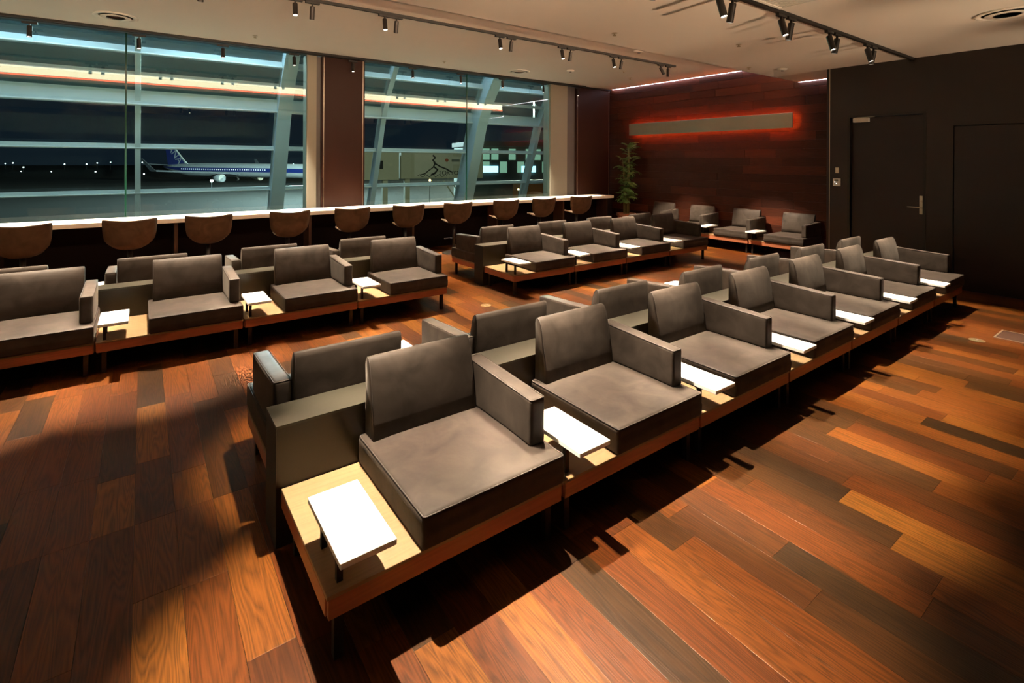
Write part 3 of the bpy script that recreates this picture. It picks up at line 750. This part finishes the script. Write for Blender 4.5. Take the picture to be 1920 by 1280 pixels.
# ================================================================== PLANT
pt = empty('potted_palm', (8.60, 6.33, 0)); tag(pt, 'tall green potted palm beside the end of the counter', 'plant')
MB().lathe([(.0, 0), (.14, 0), (.155, .02), (.195, .37), (.215, .375), (.218, .43), (.198, .432), (.19, .39), (.0, .39)], 36).build('pot', M['terracotta'], pt, sm=False)
MB().lathe([(.19, .392), (.10, .402), (0, .406)], 24).build('soil', M['soil'], pt)
def frond_mesh(L, droop, seed):
    rnd = random.Random(seed); v = []; f = []
    def P(t): return V((L * t * (1 - .12 * t), 0, L * (.55 * t - droop * t * t)))
    mb = MB(); mb.tube([P(k / 8) for k in range(9)], [.004 * (1 - .8 * k / 8) for k in range(9)], 5)
    for k in range(11):
        t = .18 + .82 * k / 10; p = P(t)
        for sd in (-1, 1):
            ln = L * .42 * (1 - .45 * abs(t - .5)) * rnd.uniform(.85, 1.1); w = .017
            a = rnd.uniform(.75, 1.0)
            d = V((math.cos(a), sd * math.sin(a), rnd.uniform(-.2, .1))).normalized()
            sd_v = d.cross(V((0, 0, 1))).normalized() * w
            tip = p + d * ln + V((0, 0, -ln * .35)); m = p + d * ln * .5 + V((0, 0, -.01))
            b = len(mb.v); mb.v += [tuple(p), tuple(m + sd_v), tuple(m - sd_v), tuple(tip)]; mb.f += [(b, b+1, b+2), (b+1, b+3, b+2)]
    return mb.mesh('frond')
fms = [frond_mesh(.27, .45, 1), frond_mesh(.24, .60, 2), frond_mesh(.30, .55, 3)]
for m_ in fms: m_.materials.append(M['leaf'])
for k in range(9):
    a = k * 2.4; r0 = .03 + .05 * random.random(); hgt = [2.0, 1.65, 1.85, 1.4, 1.1, 1.55, .95, 1.9, 1.25][k]
    p0 = V((r0 * math.cos(a), r0 * math.sin(a), .40)); lean = V((math.cos(a + .5), math.sin(a + .5), 0)) * random.uniform(.0, .06)
    pts = [p0 + lean * (t / 6) ** 1.5 + V((0, 0, (hgt - .40) * t / 6)) for t in range(7)]
    MB().tube(pts, [.010 - .0007 * t for t in range(7)], 7).build('cane', M['cane'], pt, sm=True)
    for j in range(11):
        t = [1.0, .98, .94, .88, .8, .72, .64, .55, .46, .37, .28][j]; p = p0 + lean * t ** 1.5 + V((0, 0, (hgt - .40) * t))
        if p.z < .72: continue
        o = obj('frond', fms[(k + j) % 3], None, pt, loc=p); az = a + j * 2.1 + random.uniform(-.4, .4)
        if p.z < 1.15: az = random.uniform(math.radians(170), math.radians(300))
        o.rotation_euler = (0, -random.uniform(.0, .55) + (.3 if j > 2 else -.25), az)
        s3 = random.uniform(.7, .95); o.scale = (s3, s3, s3)

# ================================================================== OUTSIDE
AP = -7.0                                                            # apron level
M['asphalt'] = plain('apron_concrete', (.016, .016, .014), .9, var=.25, vscale=.05, spec=.1)
M['planewhite'] = plain('aircraft_white', (.62, .64, .62), .35, var=.03, emit=(.62, .66, .62), es=.0)
M['planeblue'] = plain('aircraft_blue', (.015, .035, .22), .35)
M['planegrey'] = plain('aircraft_grey', (.10, .11, .12), .4)
M['cabinwin'] = emis('cabin_window', (.85, .92, 1), 1.2)
M['bridge'] = plain('bridge_cream', (.50, .48, .38), .6, var=.06)
M['bridgeyel'] = plain('bridge_hood', (.42, .30, .11), .7)
M['ink'] = plain('ink_print', (.02, .02, .022), .8)
M['sign'] = plain('panel_white', (.6, .58, .5), .6)
M['dot'] = plain('emblem_red', (.4, .10, .05), .6)
M['concrete'] = plain('concrete', (.16, .17, .15), .8)
M['litwin'] = emis('lit_window_green', (.55, .85, .62), .35)
M['litblue'] = emis('backlit_blue', (.35, .75, 1.0), 2.6)
M['orangewall'] = plain('orange_wall', (.45, .17, .05), .7)
M['lampwhite'] = emis('floodlight_white', (1, .95, .8), 60)
M['lampsmall'] = emis('distant_lamp', (.9, .95, 1), 9)
M['lampamber'] = emis('distant_amber', (1, .5, .15), 14)
M['bustop'] = plain('van_cream', (.55, .48, .26), .5)
ap = struct(MB().box(-160, 420, 9.7, 900, AP - .5, AP).build('ground', M['asphalt']))

# aircraft, about 200 m away, nose to the right
A0, A1 = at(362, 318, 212), at(640, 321, 186)
ux = (A1 - A0); ux.z = 0; LEN = ux.length; ux.normalize(); uy = V((-ux.y, ux.x, 0)) ; uy = uy if uy.dot(CAM - A0) > 0 else -uy   # uy towards the viewer
pl_ = empty('airliner', (A0.x, A0.y, AP)); rz = math.atan2(ux.y, ux.x); pl_.rotation_euler = (0, 0, rz)
tag(pl_, 'white and blue airliner parked on the dark apron', 'airplane')
sy = -1 if (Matrix.Rotation(rz, 3, 'Z') @ V((0, 1, 0))).dot(uy) < 0 else 1   # local y sign of the viewer side
ZF = A0.z - AP; RF = 2.75
def fus(x): 
    if x < 0: return RF * (1 - (-x / 17.0) ** 1.5 * .82), .9 * (-x / 17) ** 1.5
    return RF, 0
v = []; f = []; xs = [-17, -14, -11, -8, -5, -2, 0, 12, 24, 36, 50, 62, 66, 69, 71.5]; n = 28
for x_ in xs:
    r_, up = fus(x_)
    if x_ > 60: r_ = RF * math.sqrt(max(.02, 1 - ((x_ - 60) / 11.7) ** 2)); up = -.5 * ((x_ - 60) / 11) ** 2
    for t in range(n):
        a = 2 * math.pi * t / n; v.append((x_, r_ * math.cos(a), ZF + up * 1.3 + r_ * math.sin(a)))
for i in range(len(xs) - 1):
    for t in range(n): f.append((i*n+t, i*n+(t+1) % n, (i+1)*n+(t+1) % n, (i+1)*n+t))
f += [tuple(range(n))[::-1], tuple((len(xs)-1)*n + t for t in range(n))]
obj('fuselage', pyd('fuselage', v, f, True), M['planewhite'], pl_)
v = []; f = []
for x_ in xs[:-2]:                                                    # blue band just proud of the skin
    r_, up = fus(x_)
    if x_ > 60: r_ = RF * math.sqrt(max(.02, 1 - ((x_ - 60) / 11.7) ** 2)); up = -.5 * ((x_ - 60) / 11) ** 2
    for t in range(4):
        a = math.radians(-12 + 11 * t); v.append((x_, sy * (r_ + .03) * math.cos(a), ZF + up * 1.3 + (r_ + .03) * math.sin(a)))
for i in range(len(xs) - 3):
    for t in range(3): f.append((i*4+t, i*4+t+1, (i+1)*4+t+1, (i+1)*4+t))
obj('blue_stripe', pyd('blue_stripe', v, f), M['planeblue'], pl_)
wm = MB().box(-.18, .18, -.03, .03, -.22, .22).mesh('cabin_window'); wm.materials.append(M['cabinwin'])
for k in range(40):
    x_ = -3 + k * 1.15; obj('cabin_window', wm, None, pl_, loc=(x_, sy * (RF + .05), ZF + .35))
# fin
fin = [(-4.0, 2.3), (-12.6, 10.6), (-16.6, 10.6), (-14.6, 1.8)]
def slab(poly, y0, y1, ax='y'):
    n_ = len(poly); v = [(x_, y0, ZF + z_) for x_, z_ in poly] + [(x_, y1, ZF + z_) for x_, z_ in poly]
    return v, [tuple(range(n_)), tuple(range(n_, 2*n_))[::-1]] + [(i, (i+1) % n_, n_ + (i+1) % n_, n_ + i) for i in range(n_)]
fo = obj('tail_fin', pyd('tail_fin', *slab(fin, -.2, .2)), M['planeblue'], pl_)
obj('leading_edge', pyd('leading_edge', *slab([(-3.2, 2.2), (-12.4, 10.62), (-12.9, 10.62), (-4.2, 2.4)], -.24, .24)), M['planewhite'], fo)
cu = bpy.data.curves.new('fin_letters', 'FONT'); cu.body = 'ANA'; cu.size = 4.6; cu.extrude = .02; cu.align_x = 'CENTER'; cu.align_y = 'CENTER'; cu.shear = .25
to = bpy.data.objects.new('t', cu); COL.objects.link(to); dg = bpy.context.evaluated_depsgraph_get(); tm = bpy.data.meshes.new_from_object(to.evaluated_get(dg)); bpy.data.objects.remove(to)
tm.name = 'fin_letters'; tm.materials.clear()
lt = obj('fin_letters', tm, M['planewhite'], fo, loc=(-10.6, sy * .26, ZF + 6.6))
lt.rotation_euler = Matrix(((1, 0, 0), (0, 0, -1), (0, 1, 0))).to_euler() if sy < 0 else Matrix(((-1, 0, 0), (0, 0, 1), (0, 1, 0))).to_euler()
bz = lt.rotation_euler.to_matrix()
lt.rotation_euler = (Matrix.Rotation(math.radians(46) * (1 if sy < 0 else -1) , 3, 'Y') @ bz).to_euler()
for s2 in (-1, 1):
    w = [(-10, s2 * 1.0, ZF + 1.6), (-14.6, s2 * 1.0, ZF + 1.6), (-18.5, s2 * 9.5, ZF + 2.4), (-16.6, s2 * 9.5, ZF + 2.4)]
    obj('stabilizer', pyd('stabilizer', w + [(a, b, c + .25) for a, b, c in w], [(0,1,2,3),(7,6,5,4),(0,4,5,1),(1,5,6,2),(2,6,7,3),(3,7,4,0)]), M['planegrey'], pl_)
    w = [(29, s2 * 2.2, ZF - 1.6), (19, s2 * 2.2, ZF - 1.6), (9.5, s2 * 24, ZF - .2), (12.5, s2 * 24, ZF - .2)]
    wo = obj('wing', pyd('wing', w + [(a, b, c + .55) for a, b, c in w], [(0,1,2,3),(7,6,5,4),(0,4,5,1),(1,5,6,2),(2,6,7,3),(3,7,4,0)]), M['planegrey'], pl_)
    w = [(12.5, s2 * 24, ZF), (9.5, s2 * 24, ZF), (6.0, s2 * 25.4, ZF + 4.6), (7.2, s2 * 25.4, ZF + 4.6)]
    obj('winglet', pyd('winglet', w + [(a, b + s2 * .2, c) for a, b, c in w], [(0,1,2,3),(7,6,5,4),(0,4,5,1),(1,5,6,2),(2,6,7,3),(3,7,4,0)]), M['planegrey'], wo)
    MB().lathe([(.0, -2.2), (1.0, -2.0), (1.5, 0), (1.55, 2.2), (1.35, 2.4), (1.1, 1.8), (0, 1.8)], 24, (25, s2 * 9, ZF - 2.9), (1, 0, 0)).build('engine', M['planewhite'], wo, sm=True)
for x_, y_ in ((46, 0), (21, -3.2), (21, 3.2)):
    MB().tube([(x_, y_, ZF - 2.2), (x_, y_, .6)], .25, 8).lathe([(0, -.4), (.62, -.4), (.62, .4), (0, .4)], 16, (x_, y_, .62), (0, 1, 0)).build('landing_gear', M['planegrey'], pl_)

# boarding bridge with printed side, about 60 m away
B0, B1 = at(752, 335, 62), at(905, 337, 66)
bx = (B1 - B0); bx.z = 0; BL = bx.length; rzb = math.atan2(bx.y, bx.x)
bo = empty('boarding_bridge', (B0.x, B0.y, AP), rzb); tag(bo, 'cream boarding bridge with ink drawing on its side', 'boarding bridge')
zb = B0.z - AP
MB().box(0, BL, 0, 2.4, zb, zb + 3.3).build('tunnel', M['bridge'], bo)
for k in range(9): MB().box(k * BL / 9 + .05, k * BL / 9 + .15, -.06, 0, zb, zb + 3.3).build('rib', M['bridge'], bo)
MB().box(1.6, BL * .62, -.10, -.065, zb + .2, zb + 3.1).build('print_panel', M['sign'], bo)
sw_ = MB()
def squig(pts, r): sw_.tube([(x_, -.13, zb + z_) for x_, z_ in pts], r, 5)
squig([(3.9, 2.9), (4.2, 2.6), (3.9, 2.3), (4.2, 1.9), (4.0, 1.5), (4.5, 1.1), (4.2, .7), (3.7, .45)], .12)
squig([(4.0, 2.0), (4.8, 1.5), (5.6, 1.2), (6.3, .8)], .09)
squig([(4.1, 1.5), (3.4, 1.0), (2.9, .6), (2.3, .45)], .07)
squig([(2.0 + .25 * k, .35 + .18 * math.sin(k * 1.9)) for k in range(16)], .04)
sw_.build('ink_drawing', M['ink'], bo)
def text_mesh(body, size, name):
    cu = bpy.data.curves.new(name, 'FONT'); cu.body = body; cu.size = size; cu.extrude = .01
    o = bpy.data.objects.new('t', cu); COL.objects.link(o); dg = bpy.context.evaluated_depsgraph_get(); m = bpy.data.meshes.new_from_object(o.evaluated_get(dg)); bpy.data.objects.remove(o)
    m.name = name; m.materials.clear(); return m
obj('lettering', text_mesh('TOKYO', .75, 'lettering'), M['ink'], bo, loc=(4.6, -.125, zb + .45), rot=(math.pi / 2, 0, 0))
MB().box(BL * .50, BL * .80, -.14, -.105, zb + 1.75, zb + 2.75).build('notice_panel', M['sign'], bo)
MB().lathe([(0, 0), (.22, 0), (.22, .03), (0, .03)], 20, (BL * .54, -.17, zb + 2.3), (0, 1, 0)).build('emblem', M['dot'], bo)
MB().box(BL * .60, BL * .70, -.15, -.141, zb + 2.1, zb + 2.4).build('notice_text', M['concrete'], bo)
MB().box(-4.6, -.3, -.3, 2.9, zb - .1, zb + 3.3).build('cab', M['bridge'], bo)
MB().box(-3.2, -2.2, -.34, -.301, zb + 1.2, zb + 2.2).build('cab_window', M['ink'], bo)
MB().box(-9.0, -5.9, -.5, 2.9, zb - .2, zb + 3.0).build('hood', M['bridgeyel'], bo)
MB().box(-8.2, -6.5, -.56, -.501, zb + 1.3, zb + 2.8).build('hood_opening', M['ink'], bo)
MB().box(-5.9, -4.6, .2, 2.4, zb, zb + 2.8).build('bellows', M['concrete'], bo)
for x_ in (-1.8, .9): MB().box(x_ - .3, x_ + .3, .6, 1.6, 0, zb).build('support_column', M['bridge'], bo)
for k in range(3): MB().bar((5.2 + k * .9, -.6, zb - .3), (9.2 + k * .9, -.6, .2), .16).build('stair_rail', M['bridge'], bo)

# terminal wing with lit windows
T0, T1_ = at(886, 334, 85), at(1075, 332, 92)
tx = T1_ - T0; tx.z = 0; TL = tx.length
tr_ = empty('terminal_building', (T0.x, T0.y, AP), math.atan2(tx.y, tx.x)); tag(tr_, 'long terminal wing with lit greenish windows', 'building')
zt = T0.z - AP
MB().box(0, TL, .3, 12, 0, zt + 5.4).build('wall', M['concrete'], tr_)
MB().box(-.3, TL, -1.2, 12.4, zt + 5.4, zt + 6.2).build('roof', M['greystrip'], tr_)
for k in range(12):
    for j in range(2):
        x0 = .25 + k * TL / 12; z0 = zt + .9 + j * 2.2
        wv = MB().box(x0, x0 + TL / 12 - .35, .2, .29, z0, z0 + 1.9).build('window', M['litwin'] if (k * 7 + j * 3) % 5 < 3 else M['concrete'], tr_)
for xk in (.10, .47): MB().box(TL * xk, TL * xk + TL * .14, .05, .19, zt + .95, zt + 2.05).build('backlit_sign', M['litblue'], tr_)
MB().box(TL * .35, TL * .70, -6, -1.5, 0, zt - .8).build('annex', M['orangewall'], tr_)
# service van
VP = at(1012, 372, 62); 
van = empty('service_van', (VP.x, VP.y, AP), math.atan2(tx.y, tx.x)); tag(van, 'cream service van parked below the terminal wing', 'van')
vz = 0
MB().bbox(-2.6, 2.6, -1.0, 1.0, .45, 2.3, .2).build('body', M['bustop'], van)
for x_ in (-1.6, 1.6):
    for y_ in (-1.0, 1.0): MB().lathe([(0, -.12), (.42, -.12), (.42, .12), (0, .12)], 18, (x_, y_, .42), (0, 1, 0)).build('wheel', M['ink'], van)
MB().box(-2.3, 1.2, -1.03, -1.001, 1.45, 2.05).build('side_window', M['ink'], van)
MB().box(1.3, 2.2, -1.03, -1.001, 1.35, 2.05).build('cab_window', M['ink'], van)

def mast(px_, py_, depth, r, mat, lab, g):
    p = at(px_, py_, depth); o = empty('apron_light', (p.x, p.y, AP)); tag(o, lab, 'apron light', g); z = max(p.z - AP, .3)
    MB().tube([(0, 0, 0), (0, 0, z)], max(r * .25, .05), 6).build('mast', M['planegrey'], o)
    MB().lathe([(0, -r), (r * .7, -r * .7), (r, 0), (r * .7, r * .7), (0, r)], 12, (0, 0, z)).build('lamp', mat, o, sm=True)
mast(397, 339, 150, .42, M['lampwhite'], 'brightest apron floodlight, low in front of the airliner', 'apron lights')
mast(270, 326, 260, .34, M['lampsmall'], 'white apron light left of the airliner tail', 'apron lights')
mast(806, 338, 58, .13, M['lampamber'], 'amber light below the boarding bridge', 'apron lights')
mast(972, 355, 60, .12, M['lampamber'], 'amber light before the orange wall', 'apron lights')
rr = random.Random(5)
for k in range(26):
    u = rr.uniform(8, 560) if k < 20 else rr.uniform(700, 900); v_ = rr.uniform(308, 326) if k % 2 else rr.uniform(303, 308)
    mast(u, v_, 420 if v_ < 308 else 330, rr.uniform(.25, .5), M['lampsmall'], 'tiny distant light far across the apron', 'tiny distant lights')
# apron floodlight masts; the near one is added, unseen, to light the boarding bridge
for nm, p, e, c in (('apron_floodlight', (120, 150, 24), 650000, (1, .93, .75)), ('apron_floodlight', (9.7, 30.7, 5), 9000, (1, .88, .6)), ('apron_floodlight', (30, 120, 20), 480000, (.8, .92, 1))):
    ld = bpy.data.lights.new(nm, 'POINT'); ld.energy = e; ld.color = c; ld.shadow_soft_size = 1.0
    o = empty('floodlight_mast', (p[0], p[1], AP)); tag(o, {150: 'tall floodlight mast between terminal and airliner', 30.7: 'added unseen floodlight mast lighting the boarding bridge', 120: 'tall floodlight mast at the left of the apron'}[p[1]], 'floodlight', 'tall floodlight masts')
    MB().tube([(0, 0, 0), (0, 0, p[2] - AP + .3)], .3, 8).build('mast', M['planegrey'], o)
    lo = bpy.data.objects.new('floodlight', ld); link(lo, o); lo.location = (0, 0, p[2] - AP - 1.6)
